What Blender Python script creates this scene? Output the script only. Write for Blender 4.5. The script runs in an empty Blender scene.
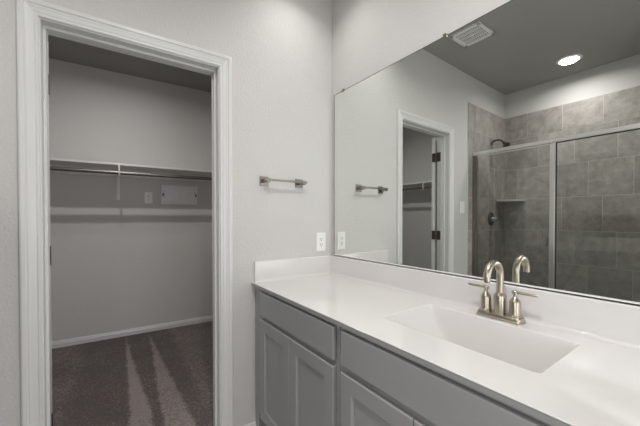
import bpy, bmesh, math, random
from mathutils import Vector, Matrix
random.seed(4)
R = math.radians
S = bpy.context.scene
COL = S.collection

# ------------------------------------------------------------------ camera
YAW, PITCH = 35.257, -0.675
cd = bpy.data.cameras.new('camera')
cam = bpy.data.objects.new('camera', cd); COL.objects.link(cam)
cd.sensor_width = 36.0; cd.lens = 301.96 / 640 * 36.0; cd.shift_y = 8.493 / 640; cd.clip_start = 0.02
cam.location = (-1.2624, -1.6508, 1.21)
cam.rotation_euler = (R(90 + PITCH), 0, R(-YAW))
S.camera = cam

# ------------------------------------------------------------------ world, exposure, lamps
S.view_settings.view_transform = 'Standard'
S.view_settings.look = 'None'
S.view_settings.gamma = 1.0
S.view_settings.exposure = 0.2
S.view_settings.use_curve_mapping = False
w = bpy.data.worlds.new('world'); S.world = w; w.use_nodes = True
w.node_tree.nodes['Background'].inputs[0].default_value = (0.8, 0.85, 0.9, 1)
w.node_tree.nodes['Background'].inputs[1].default_value = 0.05
cy = S.cycles
cy.use_denoising = True
cy.max_bounces = 14; cy.diffuse_bounces = 8; cy.glossy_bounces = 8; cy.transmission_bounces = 10; cy.transparent_max_bounces = 12
cy.caustics_reflective = True; cy.caustics_refractive = False
cy.sample_clamp_indirect = 6.0; cy.blur_glossy = 0.3

CEIL = 2.713
CAN_POWER = 6.0
CLOSET_POWER = 8.5
LEFT_FILL_POWER = 15.0
REAR_FILL_POWER = 12.0
ROOM_CANS = [(-0.35, -0.29, 0.27, 135), (-0.35, -1.10, 0.10, 140), (-0.35, -1.90, 0.06, 140), (-2.331, -0.661, 1.0, 165), (-1.05, -1.30, 2.05, 160)]  # last can is an unseen fill light added for the walls and cabinets
CLOSET_CAN = (-1.22, 0.96, 2.660)
def can_lamp(x, y, z, power, size=0.12, spread=115, color=(1.0, 0.975, 0.955)):
    l = bpy.data.lights.new('ceiling_lamp_light', 'AREA'); l.shape = 'DISK'; l.size = size
    l.energy = power; l.color = color; l.spread = R(spread)
    o = bpy.data.objects.new('ceiling_lamp_light', l); COL.objects.link(o); o.location = (x, y, z)
    return o
for x, y, k, sp in ROOM_CANS:
    can_lamp(x, y, CEIL - 0.019, CAN_POWER * k, spread=sp)
can_lamp(*CLOSET_CAN[:2], CLOSET_CAN[2] - 0.016, CLOSET_POWER, size=0.05, spread=170)
# added fill lamps, unseen: left wall past the shower, and behind the viewer
def soft_lamp(name, loc, rot, sx, sy, power, color):
    l = bpy.data.lights.new(name, 'AREA'); l.shape = 'RECTANGLE'; l.size = sx; l.size_y = sy; l.energy = power; l.color = color
    o = bpy.data.objects.new(name, l); COL.objects.link(o); o.location = loc; o.rotation_euler = rot
soft_lamp('left_fill_lamp', (-2.705, -2.4, 1.50), (0, R(-90), 0), 1.1, 1.0, LEFT_FILL_POWER, (0.94, 0.97, 1.0))
soft_lamp('rear_fill_lamp', (-0.75, -3.06, 0.95), (R(90), 0, 0), 0.8, 1.6, REAR_FILL_POWER, (0.97, 0.98, 1.0))

# ------------------------------------------------------------------ geometry constants (metres; corner of door wall and mirror wall at 0,0)
TB = math.tan(R(-1.6134))     # the door wall is a touch out of square
TC = math.tan(R(-3.1297))     # so is the back wall of the closet
WALLT = 0.12
FZ = -0.066                   # bathroom floor; the carpeted closet sits higher
CFZ = 0.014
XFAR = -2.733
YNEAR = -3.1
def W(x, off, z): return Vector((x, TB * x - off, z))            # on the door wall, off = into the bathroom
YB = 1.925
def B(x, off, z): return Vector((x, YB + TC * x - off, z))        # on the closet's back wall

# ------------------------------------------------------------------ materials
MATS = {}
def mat(name, color, rough=0.5, metal=0.0, bump=None, var=None, spec=0.5, coat=0.0, aniso=None):
    if name in MATS: return MATS[name]
    m = bpy.data.materials.new(name); m.use_nodes = True
    nt = m.node_tree; b = nt.nodes['Principled BSDF']
    b.inputs['Base Color'].default_value = (*color, 1); b.inputs['Roughness'].default_value = rough
    b.inputs['Metallic'].default_value = metal; b.inputs['Specular IOR Level'].default_value = spec
    b.inputs['Coat Weight'].default_value = coat
    tc = nt.nodes.new('ShaderNodeTexCoord')
    if var:
        n = nt.nodes.new('ShaderNodeTexNoise'); n.inputs['Scale'].default_value = var[0]; n.inputs['Detail'].default_value = 4
        nt.links.new(tc.outputs['Object'], n.inputs['Vector'])
        r = nt.nodes.new('ShaderNodeValToRGB')
        a = var[1]
        r.color_ramp.elements[0].position = .3; r.color_ramp.elements[1].position = .7
        r.color_ramp.elements[0].color = (*[c * (1 - a) for c in color], 1)
        r.color_ramp.elements[1].color = (*[min(1, c * (1 + a)) for c in color], 1)
        nt.links.new(n.outputs['Fac'], r.inputs['Fac']); nt.links.new(r.outputs['Color'], b.inputs['Base Color'])
    if bump:
        n2 = nt.nodes.new('ShaderNodeTexNoise'); n2.inputs['Scale'].default_value = bump[0]; n2.inputs['Detail'].default_value = 3
        nt.links.new(tc.outputs['Object'], n2.inputs['Vector'])
        bp = nt.nodes.new('ShaderNodeBump'); bp.inputs['Strength'].default_value = bump[1]; bp.inputs['Distance'].default_value = bump[2]
        nt.links.new(n2.outputs['Fac'], bp.inputs['Height']); nt.links.new(bp.outputs['Normal'], b.inputs['Normal'])
    MATS[name] = m
    return m

M_WALL = mat('greige_wall_paint', (0.64, 0.63, 0.615), 0.75, bump=(95, .55, .004), var=(1.5, .02))
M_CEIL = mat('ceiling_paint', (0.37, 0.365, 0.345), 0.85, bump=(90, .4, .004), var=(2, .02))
M_CLCEIL = mat('closet_ceiling_shaded', (0.27, 0.265, 0.25), 0.85, bump=(90, .4, .004), var=(2, .02))  # ceiling paint darkened to imitate the dim light in the closet
M_TRIM = mat('white_semigloss_trim', (0.74, 0.74, 0.73), 0.30, var=(3, .015))
M_CAB = mat('grey_cabinet_paint', (0.34, 0.34, 0.34), 0.28, var=(4, .02), bump=(300, .05, .001))
M_GAP = mat('cabinet_inside_dark', (0.03, 0.03, 0.03), 0.8, var=(4, .02))
M_MARBLE = mat('white_cultured_marble', (0.72, 0.70, 0.687), 0.13, var=(2.5, .02), coat=0.3)
M_NICKEL = mat('brushed_nickel', (0.47, 0.425, 0.35), 0.29, 1.0, bump=(400, .08, .001))
M_CHROME = mat('satin_chrome', (0.31, 0.29, 0.26), 0.28, 1.0, bump=(300, .05, .001))
M_ALU = mat('brushed_aluminium', (0.78, 0.78, 0.77), 0.30, 1.0, bump=(300, .05, .001))
M_ROD = mat('brown_metal_rod', (0.26, 0.235, 0.22), 0.38, 1.0, bump=(300, .05, .001))
M_BRONZE = mat('dark_bronze', (0.15, 0.135, 0.115), 0.38, 1.0, bump=(300, .05, .001))
M_PLASTIC = mat('white_plastic', (0.88, 0.88, 0.87), 0.35, var=(5, .01))
M_SLOT = mat('dark_slot', (0.03, 0.03, 0.03), 0.6, var=(5, .02))
M_PANEL = mat('pale_grey_steel_panel', (0.86, 0.87, 0.87), 0.4, var=(20, .05))
M_RUBBER = mat('black_gasket', (0.015, 0.015, 0.015), 0.5, var=(5, .02))
M_GROUT = mat('pale_grout', (0.62, 0.595, 0.565), 0.9, bump=(200, .2, .001), var=(8, .04))
M_FLOOR = mat('grey_floor_tile', (0.30, 0.28, 0.26), 0.5, var=(3, .12))
M_PAN = mat('white_shower_pan', (0.7, 0.7, 0.69), 0.3, var=(3, .01))

def mirror_mat():
    m = bpy.data.materials.new('silvered_mirror'); m.use_nodes = True
    b = m.node_tree.nodes['Principled BSDF']
    b.inputs['Base Color'].default_value = (0.86, 0.885, 0.86, 1); b.inputs['Metallic'].default_value = 1; b.inputs['Roughness'].default_value = 0
    return m
M_MIRROR = mirror_mat()
def glass_mat():
    m = bpy.data.materials.new('clear_shower_glass'); m.use_nodes = True
    nt = m.node_tree; nt.nodes.clear()
    o = nt.nodes.new('ShaderNodeOutputMaterial'); mx = nt.nodes.new('ShaderNodeMixShader')
    t = nt.nodes.new('ShaderNodeBsdfTransparent'); t.inputs[0].default_value = (0.965, 0.975, 0.968, 1)
    g = nt.nodes.new('ShaderNodeBsdfGlossy'); g.inputs['Roughness'].default_value = 0.0
    f = nt.nodes.new('ShaderNodeFresnel'); f.inputs[0].default_value = 1.5
    nt.links.new(f.outputs[0], mx.inputs[0]); nt.links.new(t.outputs[0], mx.inputs[1]); nt.links.new(g.outputs[0], mx.inputs[2])
    nt.links.new(mx.outputs[0], o.inputs[0])
    return m
M_GLASS = glass_mat()
def emit_mat():
    m = bpy.data.materials.new('lit_lens'); m.use_nodes = True
    b = m.node_tree.nodes['Principled BSDF']
    b.inputs['Base Color'].default_value = (1, 1, 1, 1)
    b.inputs['Emission Color'].default_value = (1, .97, .92, 1); b.inputs['Emission Strength'].default_value = 6
    return m
M_LENS = emit_mat()
def tile_mat():
    m = bpy.data.materials.new('taupe_stone_tile'); m.use_nodes = True
    nt = m.node_tree; b = nt.nodes['Principled BSDF']; N = nt.nodes.new; L = nt.links.new
    tc = N('ShaderNodeTexCoord'); geo = N('ShaderNodeNewGeometry')
    off = N('ShaderNodeVectorMath'); off.operation = 'SCALE'; 
    comb = N('ShaderNodeCombineXYZ')
    mu = N('ShaderNodeMath'); mu.operation = 'MULTIPLY'; mu.inputs[1].default_value = 17
    L(geo.outputs['Random Per Island'], mu.inputs[0]); L(mu.outputs[0], comb.inputs[0]); L(mu.outputs[0], comb.inputs[2])
    add = N('ShaderNodeVectorMath'); add.operation = 'ADD'; L(tc.outputs['Object'], add.inputs[0]); L(comb.outputs[0], add.inputs[1])
    n = N('ShaderNodeTexNoise'); n.inputs['Scale'].default_value = 11; n.inputs['Detail'].default_value = 10; n.inputs['Roughness'].default_value = .72
    n.inputs['Distortion'].default_value = .25
    L(add.outputs[0], n.inputs['Vector'])
    r = N('ShaderNodeValToRGB'); r.color_ramp.elements[0].position = .32; r.color_ramp.elements[1].position = .70
    r.color_ramp.elements[0].color = (0.27, 0.247, 0.228, 1); r.color_ramp.elements[1].color = (0.50, 0.465, 0.435, 1)
    L(n.outputs['Fac'], r.inputs['Fac'])
    hs = N('ShaderNodeHueSaturation'); mr = N('ShaderNodeMapRange'); mr.inputs[3].default_value = .86; mr.inputs[4].default_value = 1.14
    L(geo.outputs['Random Per Island'], mr.inputs[0]); L(mr.outputs[0], hs.inputs['Value']); L(r.outputs['Color'], hs.inputs['Color'])
    L(hs.outputs['Color'], b.inputs['Base Color'])
    b.inputs['Roughness'].default_value = 0.42
    return m
M_TILE = tile_mat()
def carpet_mat():
    m = bpy.data.materials.new('vacuumed_brown_carpet'); m.use_nodes = True
    nt = m.node_tree; b = nt.nodes['Principled BSDF']; N = nt.nodes.new; L = nt.links.new
    tc = N('ShaderNodeTexCoord'); sp = N('ShaderNodeSeparateXYZ')
    wob = N('ShaderNodeTexNoise'); wob.inputs['Scale'].default_value = 9; wob.inputs['Detail'].default_value = 4
    L(tc.outputs['Object'], wob.inputs['Vector']); L(tc.outputs['Object'], sp.inputs[0])
    def math_(op, a, c=None, d=None):
        q = N('ShaderNodeMath'); q.operation = op
        for i, v in enumerate((a, c, d)):
            if v is None: continue
            if isinstance(v, (int, float)): q.inputs[i].default_value = v
            else: L(v, q.inputs[i])
        return q.outputs[0]
    wx = math_('ADD', sp.outputs[0], math_('MULTIPLY', math_('SUBTRACT', wob.outputs['Fac'], .5), .05))
    y = sp.outputs[1]
    def right_of(x0, y0, x1, y1, soft=.012):          # 1 to the right of a line running across the floor
        k = (x1 - x0) / (y1 - y0)
        line = math_('ADD', math_('MULTIPLY', math_('SUBTRACT', y, y0), k), x0)
        q = N('ShaderNodeMapRange'); q.inputs[1].default_value = -soft; q.inputs[2].default_value = soft
        L(math_('SUBTRACT', wx, line), q.inputs[0]); return q.outputs[0]
    def band(l, r): return math_('MULTIPLY', right_of(*l), math_('SUBTRACT', 1.0, right_of(*r)))
    w1 = band((-1.115, 1.865, -1.150, 0.712), (-1.110, 1.880, -1.055, 0.552))
    w2 = band((-0.915, 1.846, -0.975, 0.742), (-0.910, 1.860, -0.865, 0.580))
    lft = math_('SUBTRACT', 1.0, right_of(-1.416, 2.021, -1.474, 0.710, 0.030))
    rgt = right_of(-0.732, 1.798, -0.755, 0.580, 0.030)
    s = math_('ADD', math_('ADD', math_('MULTIPLY', w1, .95), math_('MULTIPLY', w2, .8)), math_('ADD', math_('MULTIPLY', lft, .22), math_('MULTIPLY', rgt, .28)))
    fine = N('ShaderNodeTexNoise'); fine.inputs['Scale'].default_value = 95; fine.inputs['Detail'].default_value = 3
    L(tc.outputs['Object'], fine.inputs['Vector'])
    big = N('ShaderNodeTexNoise'); big.inputs['Scale'].default_value = 4; big.inputs['Detail'].default_value = 5
    L(tc.outputs['Object'], big.inputs['Vector'])
    s2 = math_('ADD', s, math_('ADD', math_('MULTIPLY', math_('SUBTRACT', fine.outputs['Fac'], .5), 2.4), math_('MULTIPLY', math_('SUBTRACT', big.outputs['Fac'], .5), .9)))
    r = N('ShaderNodeValToRGB'); r.color_ramp.elements[0].position = 0; r.color_ramp.elements[1].position = 1
    r.color_ramp.elements[0].color = (0.135, 0.115, 0.110, 1); r.color_ramp.elements[1].color = (0.34, 0.295, 0.28, 1)
    L(s2, r.inputs['Fac']); L(r.outputs['Color'], b.inputs['Base Color'])
    b.inputs['Roughness'].default_value = 1; b.inputs['Specular IOR Level'].default_value = .1
    bp = N('ShaderNodeBump'); bp.inputs['Strength'].default_value = .8; bp.inputs['Distance'].default_value = .008
    L(fine.outputs['Fac'], bp.inputs['Height']); L(bp.outputs['Normal'], b.inputs['Normal'])
    return m
M_CARPET = carpet_mat()

# ------------------------------------------------------------------ mesh helpers
def finish(name, bm, m, parent=None, bevel=0.0, seg=2, smooth=False, angle=35):
    bmesh.ops.remove_doubles(bm, verts=bm.verts, dist=1e-6)
    bmesh.ops.recalc_face_normals(bm, faces=bm.faces)
    me = bpy.data.meshes.new(name); bm.to_mesh(me); bm.free()
    o = bpy.data.objects.new(name, me); COL.objects.link(o); me.materials.append(m)
    if smooth:
        for p in me.polygons: p.use_smooth = True
        md = o.modifiers.new('edges', 'EDGE_SPLIT'); md.split_angle = R(angle)
    if bevel:
        b = o.modifiers.new('bevel', 'BEVEL'); b.width = bevel; b.segments = seg; b.limit_method = 'ANGLE'; b.angle_limit = R(40)
        b.harden_normals = False
    if parent: o.parent = parent; o.matrix_parent_inverse = Matrix.Translation(-parent.location) @ Matrix.Identity(4) if not parent.rotation_euler.z else parent.matrix_basis.inverted()
    return o
def hexa(bm, c):      # eight corners: bottom four (ccw), top four
    v = [bm.verts.new(p) for p in c]
    for f in ((0, 3, 2, 1), (4, 5, 6, 7), (0, 1, 5, 4), (1, 2, 6, 5), (2, 3, 7, 6), (3, 0, 4, 7)): bm.faces.new([v[i] for i in f])
def box(bm, x0, x1, y0, y1, z0, z1):
    hexa(bm, [(x0, y0, z0), (x1, y0, z0), (x1, y1, z0), (x0, y1, z0), (x0, y0, z1), (x1, y0, z1), (x1, y1, z1), (x0, y1, z1)])
def wbox(bm, F, x0, x1, o0, o1, z0, z1):   # a box lying on wall F, o = offset into the room
    hexa(bm, [F(x0, o0, z0), F(x1, o0, z0), F(x1, o1, z0), F(x0, o1, z0), F(x0, o0, z1), F(x1, o0, z1), F(x1, o1, z1), F(x0, o1, z1)])
def tube(bm, pts, r, n=16, caps=True):
    pts = [Vector(p) for p in pts]; rs = r if isinstance(r, (list, tuple)) else [r] * len(pts)
    rings = []; prev = None
    for i, p in enumerate(pts):
        t = (pts[min(i + 1, len(pts) - 1)] - pts[max(i - 1, 0)]).normalized()
        if prev is None:
            a = Vector((0, 0, 1)) if abs(t.z) < .9 else Vector((1, 0, 0)); u = t.cross(a).normalized()
        else: u = (prev - t * prev.dot(t)).normalized()
        prev = u; v = t.cross(u)
        rings.append([bm.verts.new(p + (u * math.cos(2 * math.pi * k / n) + v * math.sin(2 * math.pi * k / n)) * rs[i]) for k in range(n)])
    for a, b in zip(rings, rings[1:]):
        for k in range(n): bm.faces.new((a[k], a[(k + 1) % n], b[(k + 1) % n], b[k]))
    if caps: bm.faces.new(rings[0][::-1]); bm.faces.new(rings[-1])
def lathe(bm, origin, prof, axis='z', n=32):   # prof = [(radius, height)]
    o = Vector(origin)
    pts = []
    for r_, h in prof:
        ring = []
        for k in range(n):
            c, s = math.cos(2 * math.pi * k / n) * r_, math.sin(2 * math.pi * k / n) * r_
            p = {'z': (c, s, h), 'y': (c, h, s), 'x': (h, c, s)}[axis]
            ring.append(bm.verts.new(o + Vector(p)))
        pts.append(ring)
    for a, b in zip(pts, pts[1:]):
        for k in range(n): bm.faces.new((a[k], a[(k + 1) % n], b[(k + 1) % n], b[k]))
    bm.faces.new(pts[0][::-1]); bm.faces.new(pts[-1])
def sweep(bm, frames):     # frames: list of loops of points with the same count
    rings = [[bm.verts.new(p) for p in f] for f in frames]
    n = len(rings[0])
    for a, b in zip(rings, rings[1:]):
        for k in range(n): bm.faces.new((a[k], a[(k + 1) % n], b[(k + 1) % n], b[k]))
    bm.faces.new(rings[0][::-1]); bm.faces.new(rings[-1])
def struct(name, bm, m, label=None, parent=None, **k):
    o = finish(name, bm, m, parent, **k)
    if not parent: o['kind'] = 'structure'
    if label: o['label'] = label
    return o
def thing(name, loc, label, cat, group=None):
    o = bpy.data.objects.new(name, None); COL.objects.link(o); o.location = loc; o.empty_display_size = .05
    return tag(o, label, cat, group)
def tag(o, label, cat, group=None):
    o['label'] = label; o['category'] = cat
    if group: o['group'] = group
    return o
def B_(): return bmesh.new()

# ------------------------------------------------------------------ room shell
XR, XL, ZH = -0.760, -1.479, 2.030       # door opening: right jamb, left jamb, head
XWALL = 0.005
def wall_y(x): return TB * x
bm = B_()
wbox(bm, W, XR + .012, 0.12, -WALLT, 0, FZ, CEIL)
wbox(bm, W, XFAR - .12, XL - .012, -WALLT, 0, FZ, CEIL)
wbox(bm, W, XL - .012, XR + .012, -WALLT, 0, ZH + .012, CEIL)
struct('wall_back', bm, M_WALL, 'greige textured wall with the closet doorway and towel bar')
bm = B_(); box(bm, XWALL, .12, YNEAR, -.002, FZ, CEIL)
struct('wall_right', bm, M_WALL, 'greige textured wall behind the vanity mirror')
bm = B_(); box(bm, XFAR - .12, XFAR, YNEAR, wall_y(XFAR), FZ, CEIL)
struct('wall_left', bm, M_WALL, 'greige wall behind the shower')
bm = B_(); box(bm, XFAR - .12, .12, YNEAR - .1, YNEAR, FZ, CEIL)
struct('wall_front', bm, M_WALL, 'greige wall behind the viewer')
bm = B_(); box(bm, XFAR, -1.89, -1.70, -1.60, FZ, CEIL)
struct('wall_shower_end', bm, M_WALL, 'short wall closing the far end of the shower')
bm = B_()
hexa(bm, [(XFAR - .12, YNEAR - .1, CEIL), (.12, YNEAR - .1, CEIL), W(.12, 0, CEIL), W(XFAR - .12, 0, CEIL),
          (XFAR - .12, YNEAR - .1, CEIL + .1), (.12, YNEAR - .1, CEIL + .1), W(.12, 0, CEIL + .1), W(XFAR - .12, 0, CEIL + .1)])
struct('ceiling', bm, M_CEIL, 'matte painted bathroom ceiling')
bm = B_()
hexa(bm, [(XFAR - .12, YNEAR - .1, -.1), (.12, YNEAR - .1, -.1), W(.12, -.05, -.1), W(XFAR - .12, -.05, -.1),
          (XFAR - .12, YNEAR - .1, FZ), (.12, YNEAR - .1, FZ), W(.12, -.05, FZ), W(XFAR - .12, -.05, FZ)])
struct('floor', bm, M_FLOOR, 'grey tiled bathroom floor')

# unseen window (left wall) and doorway (front wall), added to frame the fill lamps
bm = B_()
for y0_, y1_, z0_, z1_ in ((-2.96, -2.90, .98, 2.12), (-1.90, -1.84, .98, 2.12), (-2.90, -1.90, .98, 1.04), (-2.90, -1.90, 2.06, 2.12)):
    box(bm, XFAR, XFAR + .02, y0_, y1_, z0_, z1_)
wf = struct('added_window', bm, M_TRIM, 'added unseen white window frame around the left fill lamp', bevel=.003)
bm = B_(); box(bm, XFAR + .001, XFAR + .006, -2.90, -1.90, 1.04, 2.06); finish('added_window_sheet', bm, M_PAN, wf)
bm = B_()
for x0_, x1_, z0_, z1_ in ((-1.24, -1.17, FZ, 1.86), (-.33, -.26, FZ, 1.86), (-1.24, -.26, 1.86, 1.93)): box(bm, x0_, x1_, YNEAR, YNEAR + .02, z0_, z1_)
dw = struct('added_doorway', bm, M_TRIM, 'added unseen white doorway casing around the rear fill lamp', bevel=.003)
bm = B_(); box(bm, -1.17, -.33, YNEAR + .001, YNEAR + .006, FZ, 1.86); finish('door_leaf', bm, M_PAN, dw)  # pale sheet filling the added doorway
# closet shell
CX0, CX1, CZ = -2.62, 0.10, 2.660
bm = B_()
hexa(bm, [W(CX0 - .1, -.06, -.1), W(CX1 + .1, -.06, -.1), B(CX1 + .1, 0, -.1), B(CX0 - .1, 0, -.1), W(CX0 - .1, -.06, CFZ), W(CX1 + .1, -.06, CFZ), B(CX1 + .1, 0, CFZ), B(CX0 - .1, 0, CFZ)])
struct('floor', bm, M_CARPET, 'dark brown vacuumed carpet of the closet')
bm = B_(); wbox(bm, B, CX0 - .1, CX1 + .1, -.1, 0, -.1, CZ + .1)
struct('wall_closet_back', bm, M_WALL, 'greige back wall of the closet')
for nm, xa, xb in (('wall_closet_left', CX0 - .1, CX0), ('wall_closet_right', CX1, CX1 + .1)):
    bm = B_(); hexa(bm, [W(xa, -WALLT, -.1), W(xb, -WALLT, -.1), B(xb, 0, -.1), B(xa, 0, -.1), W(xa, -WALLT, CZ + .1), W(xb, -WALLT, CZ + .1), B(xb, 0, CZ + .1), B(xa, 0, CZ + .1)])
    struct(nm, bm, M_WALL)
bm = B_(); hexa(bm, [W(CX0, -WALLT, CZ), W(CX1, -WALLT, CZ), B(CX1, 0, CZ), B(CX0, 0, CZ), W(CX0, -WALLT, CZ + .1), W(CX1, -WALLT, CZ + .1), B(CX1, 0, CZ + .1), B(CX0, 0, CZ + .1)])
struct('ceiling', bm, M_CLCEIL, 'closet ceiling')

# baseboards
BP = [(0, 0), (.014, 0), (.014, .048), (.012, .056), (.007, .062), (.0085, .068), (.004, .075), (0, .075)]
def base_run(name, F, x0, x1, zf=0.0):
    bm = B_(); sweep(bm, [[F(x, o, z + zf) for o, z in BP] for x in (x0, x1)])
    return struct(name, bm, M_TRIM)
base_run('baseboard_closet_back', B, CX0, CX1)
base_run('baseboard_back_right', W, -.69, -.546, FZ)
base_run('baseboard_back_left', W, -1.836, -1.552, FZ)
bm = B_(); sweep(bm, [[(CX0 + o, y, z) for o, z in BP] for y in (.16, 2.05)]); struct('baseboard_closet_left', bm, M_TRIM)
bm = B_(); sweep(bm, [[(CX1 - o, y, z) for o, z in BP] for y in (.13, 1.91)]); struct('baseboard_closet_right', bm, M_TRIM)
bm = B_(); sweep(bm, [[(x, YNEAR + o, z + FZ) for o, z in BP] for x in (XFAR, XWALL)]); struct('baseboard_front', bm, M_TRIM)

# door frame: jambs with stops, and the moulded casing
bm = B_()
J = .016
wbox(bm, W, XR, XR + J, -WALLT - .003, .003, FZ, ZH + J)
wbox(bm, W, XL - J, XL, -WALLT - .003, .003, FZ, ZH + J)
wbox(bm, W, XL, XR, -WALLT - .003, .003, ZH, ZH + J)
struct('trim_1', bm, M_TRIM, 'white door jamb lining the closet doorway', bevel=.0015)
bm = B_()
st = .011
wbox(bm, W, XR - st, XR, -.080, -.042, 0, ZH); wbox(bm, W, XL, XL + st, -.080, -.042, 0, ZH); wbox(bm, W, XL + st, XR - st, -.080, -.042, ZH - st, ZH)
struct('trim_2', bm, M_TRIM, 'white door stop strip inside the jamb', bevel=.002)
CP = [(0, 0), (0, .009), (.003, .012), (.009, .0125), (.013, .010), (.017, .0125), (.030, .0145), (.038, .0175), (.042, .0165), (.046, .0205), (.058, .0215), (.063, .019), (.065, .015), (.065, 0)]
def casing(name, side, label):
    rv = .005
    a, b, t = XL - rv, XR + rv, ZH + rv
    f = (lambda h: h) if side > 0 else (lambda h: -WALLT - h)
    zf = FZ if side > 0 else 0
    fr = [[W(a - o, f(h), zf) for o, h in CP], [W(a - o, f(h), t + o) for o, h in CP], [W(b + o, f(h), t + o) for o, h in CP], [W(b + o, f(h), zf) for o, h in CP]]
    bm = B_(); sweep(bm, fr); return struct(name, bm, M_TRIM, label)
casing('trim_3', 1, 'white moulded casing around the closet doorway')
casing('trim_4', -1, 'white moulded casing on the closet side of the doorway')

# closet door, folded back inside the closet on its left hinges
DW, DT, DH = .715, .035, 2.03
door = bpy.data.objects.new('door_1', None); COL.objects.link(door); door['kind'] = 'structure'; door['label'] = 'white closet door swung far back into the closet'
PV = W(XL - .002, -WALLT - .030, 0); door.location = PV; door.rotation_euler = (0, 0, R(173))
bpy.context.view_layer.update()
def part_local(name, bm, m, parent, **k):
    o = finish(name, bm, m, None, **k); o.parent = parent; return o
bm = B_(); box(bm, 0, DW, -DT - .004, -.004, .034, DH)
leaf = part_local('door_leaf', bm, M_TRIM, door, bevel=.002)
for z0, z1 in ((.22, .95), (1.10, 1.85)):
    for xa, xb in ((.11, DW / 2 - .04), (DW / 2 + .04, DW - .11)):
        for s, yy in ((1, -.004), (-1, -DT - .004)):
            bm = B_(); box(bm, xa, xb, yy - .003, yy + .003, z0, z1); part_local('door_panel', bm, M_TRIM, door, bevel=.0028)
for s, yy in ((1, -.004), (-1, -DT - .004)):
    bm = B_(); lathe(bm, (DW - .06, yy, .95), [(.032, 0), (.032, s * .006), (.012, s * .01), (.012, s * .03), (.024, s * .038), (.028, s * .05), (.02, s * .062)], 'y')
    part_local('door_knob', bm, M_BRONZE, door, smooth=True)
for z in (.25, 1.035, 1.826):
    h = bpy.data.objects.new('door_hinge', None)
    bm = B_()
    tube(bm, [(-.002, .004, z - .045), (-.002, .004, z + .045)], .006, 12)
    box(bm, -.0025, 0, -.034, .003, z - .045, z + .045)
    o = part_local('door_hinge', bm, M_BRONZE, door)
    bm = B_()
    p = W(XL, -WALLT + .003, z)
    box(bm, p.x - .001, p.x + .0025, p.y - .036, p.y + .012, z - .045, z + .045)
    o = finish('hinge_plate', bm, M_BRONZE, None); o.parent = door; o.matrix_parent_inverse = door.matrix_world.inverted()

# ------------------------------------------------------------------ shower tiling
TW, TH, ZT = .326, .355, 2.420
def tile_wall(name, F, a0, a1, zt, label, cyc=(.175, .281, .065), grout_from=0.0):
    bm = B_(); g = .0022; z = zt; k = 0
    rows = []
    first = True
    while z > 0.0:
        z0 = zt - .280 if first else z - TH
        first = False
        sft = cyc[k % 3]; x = sft - TW * 2
        while x < a1:
            xa, xb = max(x, a0), min(x + TW, a1)
            if xb > a0 and xb - xa > .01:
                wbox(bm, F, xa + g, xb - g, .001, .010, max(z0, .0) + g, z - g)
            x += TW
        z = z0; k += 1
    o = struct(name, bm, M_TILE, label)
    bm = B_(); wbox(bm, F, a0, a1, 0, .0082, 0, zt)
    finish('tile_grout', bm, M_GROUT, o)
    return o
FAR = lambda a, o, z: Vector((XFAR + o, -a, z))             # a runs away from the door wall
tile_wall('wall_shower_left_tile', FAR, -.078, 1.60, ZT, 'taupe stone tile on the long shower wall')
DWL = lambda a, o, z: W(XFAR + a, o, z)
tile_wall('wall_shower_back_tile', DWL, .010, .894, ZT, 'taupe stone tile on the shower wall with the shower head', cyc=(.10, .10, .10))
END = lambda a, o, z: Vector((XFAR + a, -1.60 + o, z))
tile_wall('wall_shower_end_tile', END, .010, .80, ZT, 'taupe stone tile on the shower end wall', cyc=(.10, .2, .02))
bm = B_(); box(bm, XFAR + .01, -2.00, -1.59, .03, FZ, .03); box(bm, -2.00, -1.885, -1.59, .025, FZ, .11)
struct('floor_shower', bm, M_PAN, 'white shower pan with a raised curb', bevel=.01)

# ------------------------------------------------------------------ closet fittings
def rod_mount(): pass
SZ = 1.713
t = thing('closet_shelf', B(-1.2, .15, SZ), 'white painted shelf running along the closet back wall', 'shelf')
bm = B_(); wbox(bm, B, CX0 + .31, CX1, 0, .30, SZ - .019, SZ); finish('shelf_board', bm, M_TRIM, t, bevel=.003)
bm = B_(); wbox(bm, B, CX0 + .31, CX1, 0, .018, SZ - .019 - .075, SZ - .019); finish('shelf_cleat', bm, M_TRIM, t, bevel=.002)
t = thing('closet_shelf', (CX0 + .15, 1.1, SZ), 'white painted shelf on the left closet wall, seen in the mirror', 'shelf')
bm = B_(); box(bm, CX0, CX0 + .30, .16, 2.02, SZ - .019, SZ); finish('shelf_board', bm, M_TRIM, t, bevel=.003)
bm = B_(); box(bm, CX0, CX0 + .018, .16, 2.03, SZ - .019 - .075, SZ - .019); finish('shelf_cleat', bm, M_TRIM, t, bevel=.002)
def bracket(root, F, x, back):
    # flat steel bracket: wall leg, diagonal brace, top arm and rod hook
    bm = B_(); wbox(bm, F, x - .013, x + .013, .001, .006, back - .302, back)
    wbox(bm, F, x - .013, x + .013, .006, .285, back - .004, back); finish('bracket_arm', bm, M_PLASTIC, root)
    bm = B_()
    hexa(bm, [F(x - .006, .006, back - .25), F(x + .006, .006, back - .25), F(x + .006, .25, back - .012), F(x - .006, .25, back - .012),
              F(x - .006, .006, back - .225), F(x + .006, .006, back - .225), F(x + .006, .25, back - .004), F(x - .006, .25, back - .004)])
    finish('bracket_brace', bm, M_PLASTIC, root)
    bm = B_(); tube(bm, [F(x, .30, back + .002), F(x, .318, back - .018), F(x, .325, back - .06), F(x, .315, back - .090), F(x, .295, back - .092), F(x, .281, back - .075)], .0065, 8)
    finish('rod_hook', bm, M_PLASTIC, root, smooth=True)
t = thing('shelf_bracket', B(-1.165, .01, SZ - .3), 'white shelf and rod bracket on the closet back wall', 'bracket')
bracket(t, B, -1.165, SZ - .019)
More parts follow.
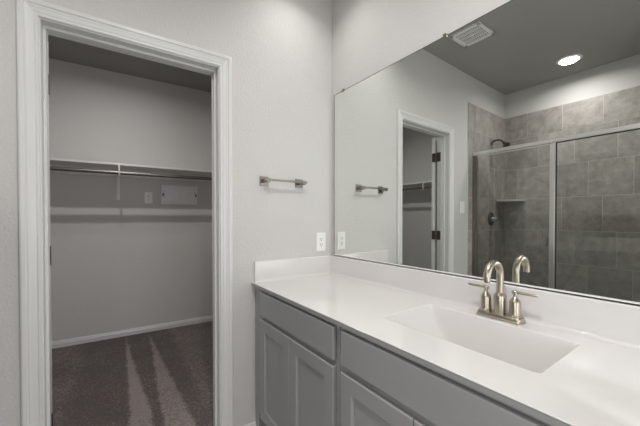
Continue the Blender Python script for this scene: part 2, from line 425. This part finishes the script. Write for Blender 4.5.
LW = lambda a, o, z: Vector((CX0 + o, a, z))
t = thing('shelf_bracket', (CX0 + .01, .93, SZ - .3), 'white shelf bracket on the left closet wall, seen only in the mirror', 'bracket')
bracket(t, LW, .93, SZ - .019)
ZR = SZ - .088
bm = B_(); tube(bm, [B(CX0 + .315, .303, ZR), B(CX1, .303, ZR)], .0165, 20)
tag(finish('closet_rod', bm, M_ROD, smooth=True), 'round metal clothes rod under the back closet shelf', 'clothes rod')
bm = B_(); tube(bm, [(CX0 + .303, .14, ZR), (CX0 + .303, 2.03, ZR)], .0165, 20)
tag(finish('closet_rod', bm, M_ROD, smooth=True), 'round metal clothes rod under the left closet shelf, seen in the mirror', 'clothes rod')

def outlet(F, x, z, label, group=None, wd=.074, ht=.124, kind='decora'):
    t = thing('electrical_outlet' if kind != 'switch' else 'light_switch', F(x, 0, z - ht / 2), label, 'outlet' if kind != 'switch' else 'light switch')
    bm = B_(); wbox(bm, F, x - wd / 2, x + wd / 2, 0, .006, z - ht / 2, z + ht / 2); finish('cover_plate', bm, M_PLASTIC, t, bevel=.003)
    if kind == 'switch':
        for dx in ((-.023, .023) if wd > .09 else (0,)):
            bm = B_(); wbox(bm, F, x + dx - .016, x + dx + .016, .006, .009, z - .033, z + .033)
            finish('rocker', bm, M_PLASTIC, t, bevel=.001)
    else:
        bm = B_(); wbox(bm, F, x - .0165, x + .0165, .006, .0085, z - .0335, z + .0335); f = finish('outlet_face', bm, M_PLASTIC, t, bevel=.001)
        for dz in (.018, -.018):
            bm = B_()
            for dx in (-.0065, .0065): wbox(bm, F, x + dx - .0015, x + dx + .0015, .0085, .0092, z + dz - .001, z + dz + .008)
            c = F(x, .0085, z + dz - .009); lathe(bm, c, [(.003, 0), (.003, -.0008)], 'y', 10)
            finish('socket_slots', bm, M_SLOT, t)
    for dz in (-.049, .049):
        bm = B_(); c = F(x, .006, z + dz); lathe(bm, c, [(.0035, .0), (.003, -.0012)], 'y', 12); finish('plate_screw', bm, M_PLASTIC, t)
    return t
outlet(W, -.0885, 1.049, 'white electrical outlet beside the towel bar near the corner')
outlet(B, -.902, 1.422, 'white outlet on the closet back wall left of the panel', ht=.115, wd=.072)
outlet(W, -1.735, 1.318, 'white light switch plate between the doorway and shower tile, seen in the mirror', kind='switch', wd=.085)

t = thing('access_panel', B(-.60, 0, 1.36), 'wide pale metal access panel on the closet back wall', 'access panel')
bm = B_(); wbox(bm, B, -.785, -.420, 0, .010, 1.358, 1.562); finish('panel_cover', bm, M_PANEL, t, bevel=.004)
for zz in (1.37, 1.55):
    bm = B_(); wbox(bm, B, -.77, -.435, .010, .0125, zz - .002, zz + .002); finish('panel_rib', bm, M_PANEL, t, bevel=.0008)
for xx in (-.766, -.439):
    bm = B_(); wbox(bm, B, xx - .006, xx + .006, .010, .014, 1.442, 1.478); finish('panel_latch', bm, M_SLOT, t, bevel=.002)
for i in range(5):
    for xx in (-.752, -.453):
        bm = B_(); lathe(bm, B(xx, .010, 1.385 + i * .0375), [(.003, 0), (.0028, -.0006)], 'y', 8); finish('vent_hole', bm, M_SLOT, t)

# ------------------------------------------------------------------ vanity cabinets
ZC = .836                    # counter surface
XF = -.552                   # face frame plane
XD = -.571                   # door and drawer fronts
ZT0 = .814
def front(root, name, y0, y1, z0, z1, shaker):
    """y0 nearer the door wall"""
    if not shaker:
        bm = B_(); box(bm, XD, XF - .001, y1, y0, z0, z1); return finish(name, bm, M_CAB, root, bevel=.0045, seg=3)
    r = .058
    bm = B_()
    ys, zs = (y1, y1 + r, y0 - r, y0), (z0, z0 + r, z1 - r, z1)
    # framed door with a sloped inner bead down to a flat panel
    def ring(y_a, y_b, z_a, z_b, x): return [bm.verts.new(p) for p in ((x, y_a, z_a), (x, y_b, z_a), (x, y_b, z_b), (x, y_a, z_b))]
    loops = [ring(y1, y0, z0, z1, XF - .001), ring(y1, y0, z0, z1, XD + .003), ring(y1 + .003, y0 - .003, z0 + .003, z1 - .003, XD),
             ring(ys[1], ys[2], zs[1], zs[2], XD), ring(ys[1] + .003, ys[2] - .003, zs[1] + .003, zs[2] - .003, XD + .004),
             ring(ys[1] + .006, ys[2] - .006, zs[1] + .006, zs[2] - .006, XD + .0055), ring(ys[1] + .008, ys[2] - .008, zs[1] + .008, zs[2] - .008, XD + .009)]
    for a, b in zip(loops, loops[1:]):
        for k in range(4): bm.faces.new((a[k], a[(k + 1) % 4], b[(k + 1) % 4], b[k]))
    bm.faces.new(loops[0][::-1])
    d = finish(name, bm, M_CAB, root)
    bm = B_(); box(bm, XD + .0085, XD + .0125, ys[1] + .004, ys[2] - .004, zs[1] + .004, zs[2] - .004); finish('door_panel', bm, M_CAB, d)
    return d
def cabinet(y0, y1, label, layout):
    t = thing('vanity_cabinet', (-.28, (y0 + y1) / 2, 0), label, 'cabinet', 'vanity cabinets under the white counter')
    bm = B_()
    box(bm, XF + .02, -.002, y1 + .001, y1 + .019, .09, ZT0); box(bm, XF + .02, -.002, y0 - .019, y0 - .001, .09, ZT0)
    box(bm, XF + .02, -.002, y1 + .001, y0 - .001, .09, .108); box(bm, -.012, -.002, y1 + .001, y0 - .001, .09, ZT0)
    finish('cabinet_box', bm, M_CAB, t)
    bm = B_(); sw = .045
    box(bm, XF, XF + .02, y1 + .0005, y1 + sw, .09, ZT0); box(bm, XF, XF + .02, y0 - sw, y0 - .0005, .09, ZT0)
    box(bm, XF, XF + .02, y1 + sw, y0 - sw, .09, .13); box(bm, XF, XF + .02, y1 + sw, y0 - sw, ZT0 - .04, ZT0); box(bm, XF, XF + .02, y1 + sw, y0 - sw, .645, .69)
    finish('face_frame', bm, M_CAB, t)
    bm = B_(); box(bm, XF + .06, XF + .075, y1 + .001, y0 - .001, FZ, .09); finish('toe_kick', bm, M_CAB, t)
    for nm, a, b, z0, z1, sh in layout: 
        d = front(t, nm, a, b, z0, z1, sh)
    return t
bm = B_(); hexa(bm, [(XF, -.036, FZ), (-.01, -.036, FZ), W(-.01, .0, FZ), W(XF, .0, FZ), (XF, -.036, ZT0), (-.01, -.036, ZT0), W(-.01, .0, ZT0), W(XF, .0, ZT0)])
tag(finish('filler_panel', bm, M_CAB, bevel=.002), 'narrow grey filler strip between the first cabinet and the wall', 'cabinet filler')
cabinet(-.038, -.778, 'grey vanity cabinet nearest the doorway wall, one drawer over two doors',
        [('drawer_front', -.092, -.757, .672, .801, False), ('door', -.092, -.4225, .095, .649, True), ('door', -.4255, -.757, .095, .649, True)])
cabinet(-.780, -1.460, 'grey sink cabinet under the basin with a wide false drawer front',
        [('false_drawer_front', -.800, -1.440, .672, .801, False), ('door', -.800, -1.1185, .105, .649, True), ('door', -1.1215, -1.440, .105, .649, True)])
# ------------------------------------------------------------------ countertop with integrated basin
YE = -1.56                                # right end of counter
SX0, SX1, SY0, SY1 = -.440, -.095, -1.385, -.845     # outer border of the basin patch
top = thing('vanity_countertop', (-.28, -.8, ZC), 'white cultured marble vanity top with moulded rectangular basin', 'countertop')
XE = -.576
bm = B_()
def topquad(x0, x1, y0a, y1a):   # flat pieces of top surface around the basin
    pass
th = .022
# slab as an extruded ring: build faces around the hole
xs = [XE + .004, SX0, SX1, 0.0]; ys = [YE, SY0, SY1]
def yb(x): return TB * x
V = {}
def vv(x, y, z):
    k = (round(x, 5), round(y, 5), round(z, 5))
    if k not in V: V[k] = bm.verts.new((x, y, z))
    return V[k]
for zz in (ZC, ZC - th):
    for i in range(3):
        for j in range(3):
            if i == 1 and j == 1: continue
            xa, xb = xs[i], xs[i + 1]
            if j < 2: q = [(xa, ys[j]), (xb, ys[j]), (xb, ys[j + 1]), (xa, ys[j + 1])]
            else: q = [(xa, ys[2]), (xb, ys[2]), (xb, yb(xb) - .001), (xa, yb(xa) - .001)]
            bm.faces.new([vv(x, y, zz) for x, y in q])
# rounded front nose (thin) and sides
nose = [(XE + .004, ZC), (XE + .0015, ZC - .0006), (XE, ZC - .002), (XE + .0008, ZC - .0035), (XE + .004, ZC - .004), (XE + .004, ZC - th)]
for (xa, za), (xb, zb) in zip(nose, nose[1:]):
    bm.faces.new([vv(xa, YE, za), vv(xb, YE, zb), vv(xb, yb(XE) - .001, zb), vv(xa, yb(XE) - .001, za)])
bm.faces.new([vv(xs[0], YE, ZC), vv(0, YE, ZC), vv(0, YE, ZC - th), vv(xs[0], YE, ZC - th)])
me_ = finish('counter_slab', bm, M_MARBLE, top, smooth=True, angle=50)
# moulded basin
bm = B_()
RX0, RX1, RY0, RY1 = -.418, -.113, -1.368, -.858
DEP = .160
def lin(a, b, n): return [a + (b - a) * i / (n - 1) for i in range(n)]
def sm(t): t = max(0, min(1, t)); return t * t * (3 - 2 * t)
gx = sorted(set(round(v, 5) for v in [SX0] + lin(SX0 + .01, SX0 + .085, 34) + lin(SX0 + .1, SX1 - .08, 16) + lin(SX1 - .07, SX1 - .006, 34) + [SX1]))
gy = sorted(set(round(v, 5) for v in [SY0] + lin(SY0 + .008, SY0 + .06, 26) + lin(SY0 + .07, SY1 - .07, 40) + lin(SY1 - .06, SY1 - .008, 26) + [SY1]))
cyc_, hy = (RY0 + RY1) / 2, (RY1 - RY0) / 2
def depth(x, y):
    t_ = abs(y - cyc_) / hy
    if t_ >= 1.02: return 0
    prof = max(0, 1 - t_ ** 2.9)
    # soften the rim at the ends
    a = sm((x - RX0) / .032) * sm((RX1 - x) / .022)
    a = a ** .8
    d = DEP * prof * a
    return d
grid = [[bm.verts.new((x, y, ZC - depth(x, y))) for y in gy] for x in gx]
for i in range(len(gx) - 1):
    for j in range(len(gy) - 1): bm.faces.new((grid[i][j], grid[i + 1][j], grid[i + 1][j + 1], grid[i][j + 1]))
basin = finish('sink_basin', bm, M_MARBLE, top)
for p in basin.data.polygons: p.use_smooth = True
if basin.data.polygons[0].normal.z < 0: basin.data.flip_normals()
zb_ = ZC - depth((RX0 + RX1) / 2, cyc_)
bm = B_(); lathe(bm, ((RX0 + RX1) / 2, cyc_, zb_ + .001), [(.022, 0), (.022, .002), (.018, .003), (.012, .0015), (.002, .0015)], 'z', 28)
finish('sink_drain', bm, M_NICKEL, top, smooth=True)
# splashes with a coved foot
r = .016
def splash_prof(t_, h):
    pr = [(0, ZC - .001), (t_ + r, ZC + .0002)]
    for k in range(1, 7):
        a = k / 6 * math.pi / 2
        pr.append((t_ + r - r * math.sin(a), ZC + r - r * math.cos(a)))
    pr += [(t_, h - .004), (t_ - .001, h - .0012), (t_ - .004, h), (0, h)]
    return pr
HB = .954
bm = B_(); sweep(bm, [[(-o, y, z) for o, z in splash_prof(.020, HB)] for y in (YE, -.006)])
finish('backsplash', bm, M_MARBLE, top, smooth=True, angle=50)
bm = B_(); sweep(bm, [[W(x, o, z) for o, z in splash_prof(.020, HB)] for x in (-.560, -.004)])
finish('side_splash', bm, M_MARBLE, top, smooth=True, angle=50)
bm = B_(); hexa(bm, [(XE + .001, YE, ZC - .020), (XE + .022, YE, ZC - .020), (XE + .022, .014, ZC - .020), (XE + .001, .014, ZC - .020),
                     (XE + .001, YE, ZC - .0042), (XE + .022, YE, ZC - .0042), (XE + .022, .014, ZC - .0042), (XE + .001, .014, ZC - .0042)])
o = finish('front_edge_strip', bm, M_CAB, top, bevel=.0015); o['label'] = 'grey strip under the front edge of the white top'

# ------------------------------------------------------------------ mirror
MY0, MY1, MZ0, MZ1 = -1.62, -.032, HB + .004, 2.036
t = thing('wall_mirror', (0, -.9, MZ0), 'large frameless wall mirror above the vanity', 'mirror')
bm = B_(); box(bm, 0, .0045, MY0, MY1, MZ0, MZ1); finish('mirror_pane', bm, M_MIRROR, t)
bm = B_(); box(bm, -.002, .0046, MY1 - .0002, MY1 + .0014, MZ0, MZ1); box(bm, -.0012, .0046, MY0, MY1, MZ1, MZ1 + .0014); finish('mirror_edge', bm, M_SLOT, t)
bm = B_(); box(bm, -.004, .0046, MY0, MY1, MZ0 - .003, MZ0 + .001); box(bm, -.004, -.0015, MY0, MY1, MZ0 - .003, MZ0 + .006)
finish('mirror_channel', bm, M_PLASTIC, t)
for yy in (-.127, -.85, -1.5):
    bm = B_(); box(bm, -.004, .004, yy - .009, yy + .009, MZ1 - .006, MZ1 + .012); finish('mirror_clip', bm, M_CHROME, t, bevel=.001)

# ------------------------------------------------------------------ faucet
FX, FY = -.067, -1.122
fz = ZC + .0006
t = thing('sink_faucet', (FX, FY, fz), 'brushed nickel two handle faucet with tall curved spout', 'faucet')
def stadium(hl, hw, n=12):
    out = []
    for s, a0 in ((1, -90), (-1, 90)):
        for k in range(n + 1):
            a = R(a0 + 180 * k / n); out.append((math.cos(a) * hw, s * 0 + (hl - hw) * s * 1.0 if False else 0, 0)) if False else out.append((a, s))
    return out
def plate_loop(hl, hw, z, rr=.012, n=5):
    pts = []
    for sx, sy, a0 in ((1, 1, 0), (-1, 1, 90), (-1, -1, 180), (1, -1, 270)):
        for k in range(n + 1):
            a = R(a0 + 90 * k / n)
            pts.append((FX + sx * (hw - rr) + rr * math.cos(a), FY + sy * (hl - rr) + rr * math.sin(a), z))
    return pts
bm = B_(); sweep(bm, [plate_loop(.080, .0265, fz), plate_loop(.080, .0265, fz + .005), plate_loop(.0775, .024, fz + .008), plate_loop(.0765, .0228, fz + .016), plate_loop(.0745, .021, fz + .0185)])
finish('base_plate', bm, M_NICKEL, t, smooth=True, angle=30)
zb0 = fz + .018
for s in (1, -1):
    hy_ = FY + s * .0508
    bm = B_(); lathe(bm, (FX, hy_, zb0), [(.0205, 0), (.0205, .006), (.0190, .0085), (.0182, .012), (.0182, .054), (.0170, .057), (.0075, .070), (.0060, .072), (.0060, .082), (.0075, .084), (.0075, .092), (.0060, .094)], 'z', 28)
    h = finish('handle_body', bm, M_NICKEL, t, smooth=True, angle=28)
    bm = B_(); tube(bm, [(FX, hy_ - s * .010, zb0 + .0885), (FX, hy_ + s * .066, zb0 + .0885), (FX, hy_ + s * .069, zb0 + .0885)], [.0048, .0042, .0036], 14)
    finish('lever', bm, M_NICKEL, h, smooth=True)
bm = B_(); lathe(bm, (FX, FY, zb0), [(.0200, 0), (.0200, .005), (.0202, .007), (.0202, .066), (.0190, .069), (.0150, .076), (.0142, .078)], 'z', 32)
finish('spout_collar', bm, M_NICKEL, t, smooth=True, angle=28)
ar = .0490; zc_ = .9965
pts = [(FX, FY, zb0 + .07), (FX, FY, .95), (FX, FY, zc_)]
for k in range(1, 25):
    a = math.pi * 1.02 * k / 24
    pts.append((FX - ar + ar * math.cos(a), FY, zc_ + ar * math.sin(a)))
lx, _, lz = pts[-1]; pts.append((lx, FY, lz - .008)); 
bm = B_(); tube(bm, pts, .0125, 20)
sp = finish('spout', bm, M_NICKEL, t, smooth=True)
bm = B_(); tube(bm, [(lx, FY, lz - .007), (lx, FY, lz - .011)], .0098, 16); finish('aerator', bm, M_SLOT, sp, smooth=True)
bm = B_(); tube(bm, [(FX + .024, FY, zb0 - .002), (FX + .024, FY, zb0 + .03), (FX + .024, FY, zb0 + .036)], [.0025, .0025, .005], 10); finish('lift_rod', bm, M_NICKEL, t, smooth=True)

# ------------------------------------------------------------------ towel bar
t = thing('towel_bar', W(-.376, 0, 1.40), 'brushed nickel square towel bar on the wall beside the doorway', 'towel bar')
for xx in (-.495, -.257):
    bm = B_(); wbox(bm, W, xx - .0275, xx + .0275, 0, .007, 1.4015, 1.4565); finish('mounting_plate', bm, M_CHROME, t, bevel=.0015)
    bm = B_(); wbox(bm, W, xx - .012, xx + .012, .007, .066, 1.417, 1.441); finish('post', bm, M_CHROME, t, bevel=.0015)
bm = B_(); wbox(bm, W, -.516, -.232, .051, .063, 1.426, 1.438); finish('bar', bm, M_CHROME, t, bevel=.001)

# ------------------------------------------------------------------ shower fittings
XG = -1.942
y_w = wall_y(XG) - .011
t = thing('shower_enclosure', (XG, -.75, .11), 'aluminium framed clear glass shower enclosure', 'shower enclosure')
YP = -.648
bm = B_(); box(bm, XG - .018, XG + .018, -1.588, y_w, 1.868, 1.904); finish('header_rail', bm, M_ALU, t, bevel=.003)
bm = B_(); box(bm, XG - .016, XG + .016, -1.588, y_w, .1105, .135); finish('bottom_rail', bm, M_ALU, t, bevel=.003)
bm = B_(); box(bm, XG - .016, XG + .016, y_w - .022, y_w, .135, 1.868); finish('wall_channel', bm, M_CHROME, t, bevel=.003)
bm = B_(); box(bm, XG - .016, XG + .016, -1.588, -1.566, .135, 1.868); finish('wall_channel', bm, M_ALU, t, bevel=.003)
bm = B_(); box(bm, XG - .017, XG + .017, YP - .036, YP, .135, 1.868); finish('centre_post', bm, M_ALU, t, bevel=.003)
bm = B_(); box(bm, XG - .006, XG + .012, YP - .041, YP - .036, .135, 1.868); box(bm, XG - .006, XG + .012, -1.566, YP - .036, 1.862, 1.868); finish('gasket', bm, M_RUBBER, t)
bm = B_(); box(bm, XG - .003, XG + .003, -1.566, YP - .040, .135, 1.864); finish('fixed_glass', bm, M_GLASS, t)
yd = y_w - .024
dr = t
bm = B_(); box(bm, XG - .003, XG + .003, YP + .004, yd - .012, .150, 1.858); gd = finish('door_glass', bm, M_GLASS, t)
bm = B_()
box(bm, XG - .010, XG + .010, yd - .024, yd - .002, .140, 1.864)
finish('door_stile', bm, M_CHROME, gd, bevel=.002)
bm = B_(); box(bm, XG - .006, XG + .006, YP + .003, YP + .009, .140, 1.864); box(bm, XG - .008, XG + .008, YP + .003, yd - .002, 1.853, 1.864); box(bm, XG - .008, XG + .008, YP + .003, yd - .002, .138, .152)
finish('door_edge', bm, M_ALU, gd, bevel=.001)
bm = B_(); box(bm, XG + .003, XG + .028, YP + .022, YP + .034, .955, 1.045); box(bm, XG - .028, XG - .003, YP + .022, YP + .034, .955, 1.045)
finish('door_handle', bm, M_CHROME, gd, bevel=.003)

SXH = -2.360
fy = wall_y(SXH) - .0105
t = thing('overhead_shower', (SXH, fy, 2.075), 'metal shower head on a curved arm from the tiled wall', 'shower head')
bm = B_(); lathe(bm, (SXH, fy, 2.075), [(.030, 0), (.028, -.006), (.015, -.012), (.011, -.014)], 'y', 24); finish('flange', bm, M_CHROME, t, smooth=True)
arm = [(SXH, fy - .004, 2.075), (SXH, fy - .035, 2.090), (SXH, fy - .075, 2.093), (SXH, fy - .105, 2.080), (SXH, fy - .128, 2.055)]
bm = B_(); tube(bm, arm, .0095, 14); finish('shower_arm', bm, M_BRONZE, t, smooth=True)
bm = B_(); d = Vector((0, -.62, -.78)); a = Vector(arm[-1])
tube(bm, [a - d * .004, a + d * .016, a + d * .022, a + d * .050, a + d * .062, a + d * .064], [.014, .015, .020, .038, .040, .034], 24); finish('spray_nozzle', bm, M_BRONZE, t, smooth=True, angle=40)
vy = wall_y(-2.36) - .0105
t = thing('shower_valve', (-2.36, vy, 1.197), 'round metal shower valve with lever on the tiled wall', 'shower valve')
bm = B_(); lathe(bm, (-2.36, vy, 1.197), [(.078, 0), (.077, -.004), (.060, -.010), (.030, -.014)], 'y', 36); finish('escutcheon', bm, M_BRONZE, t, smooth=True)
bm = B_(); lathe(bm, (-2.36, vy - .012, 1.197), [(.026, 0), (.024, -.03), (.020, -.045), (.016, -.048)], 'y', 24); finish('valve_hub', bm, M_ALU, t, smooth=True)
bm = B_(); tube(bm, [(-2.36, vy - .048, 1.197), (-2.345, vy - .062, 1.190), (-2.325, vy - .085, 1.180), (-2.315, vy - .098, 1.172)], [.010, .009, .008, .009], 12); finish('lever', bm, M_CHROME, t, smooth=True)
# corner shelf
bm = B_()
cxs, cys = XFAR + .0105, wall_y(XFAR) - .0105
n = 12
loop = [(cxs, cys)] + [(cxs + .225 * math.cos(R(90 * k / n)) ** .85 if k < n else cxs, cys - .235 * math.sin(R(90 * k / n)) ** .85 if k else cys - 0.0) for k in range(n + 1)]
loop[1] = (cxs + .225, wall_y(cxs + .225) - .0105)
bot = [bm.verts.new((x, y, 1.402)) for x, y in loop]; tp = [bm.verts.new((x, y, 1.422)) for x, y in loop]
bm.faces.new(bot[::-1]); bm.faces.new(tp)
for k in range(len(loop)): bm.faces.new((bot[k], bot[(k + 1) % len(loop)], tp[(k + 1) % len(loop)], tp[k]))
tag(finish('corner_shelf', bm, M_GROUT, bevel=.003), 'stone corner shelf in the tiled shower corner, seen in the mirror', 'shelf')

# ------------------------------------------------------------------ ceiling fittings
def downlight(x, y, z, label):
    t = thing('recessed_downlight', (x, y, z), label, 'ceiling light', 'recessed ceiling lights')
    bm = B_(); lathe(bm, (x, y, z), [(.098, 0), (.097, -.006), (.080, -.011), (.076, -.008), (.074, -.002)], 'z', 40); finish('trim_ring', bm, M_PLASTIC, t, smooth=True)
    bm = B_(); lathe(bm, (x, y, z), [(.068, -.001), (.068, -.0145), (.06, -.0150)], 'z', 40); finish('lens', bm, M_LENS, t)
    return t
LB = ['recessed ceiling light over the vanity, nearest the doorway wall', 'recessed ceiling light directly over the basin', 'recessed ceiling light past the far end of the vanity',
      'lit round ceiling light over the shower, seen in the mirror', 'added unseen ceiling light near the viewer, for fill']
for (x, y, k, sp), lb in zip(ROOM_CANS, LB): downlight(x, y, CEIL, lb)
downlight(*CLOSET_CAN, 'recessed ceiling light inside the closet')

vx, vy_ = -1.190, -.336
t = thing('ceiling_vent', (vx, vy_, CEIL), 'square white exhaust vent grille on the ceiling, seen in the mirror', 'vent')
bm = B_(); hw = .116
for a in (-1, 1):
    box(bm, vx + a * hw - .012 - (.006 if a > 0 else -.006), vx + a * hw + .012 - (.006 if a > 0 else -.006), vy_ - hw - .006, vy_ + hw + .006, CEIL - .014, CEIL)
    box(bm, vx - hw - .006, vx + hw + .006, vy_ + a * hw - .012 - (.006 if a > 0 else -.006), vy_ + a * hw + .012 - (.006 if a > 0 else -.006), CEIL - .014, CEIL)
finish('vent_frame', bm, M_PLASTIC, t, bevel=.002)
bm = B_(); box(bm, vx - hw + .01, vx + hw - .01, vy_ - hw + .01, vy_ + hw - .01, CEIL - .002, CEIL); finish('vent_back', bm, M_SLOT, t)
bm = B_()
for k in range(13):
    y = vy_ - .096 + k * .016
    box(bm, vx - .108, vx + .108, y - .0035, y + .0035, CEIL - .010, CEIL - .004)
for x in (-.054, 0, .054): box(bm, vx + x - .003, vx + x + .003, vy_ - .108, vy_ + .108, CEIL - .011, CEIL - .004)
finish('vent_grille', bm, M_PLASTIC, t)
bm = B_(); lathe(bm, (vx, vy_, CEIL - .004), [(.014, 0), (.014, -.009), (.008, -.011)], 'z', 20); finish('vent_screw_cap', bm, M_PLASTIC, t, smooth=True)
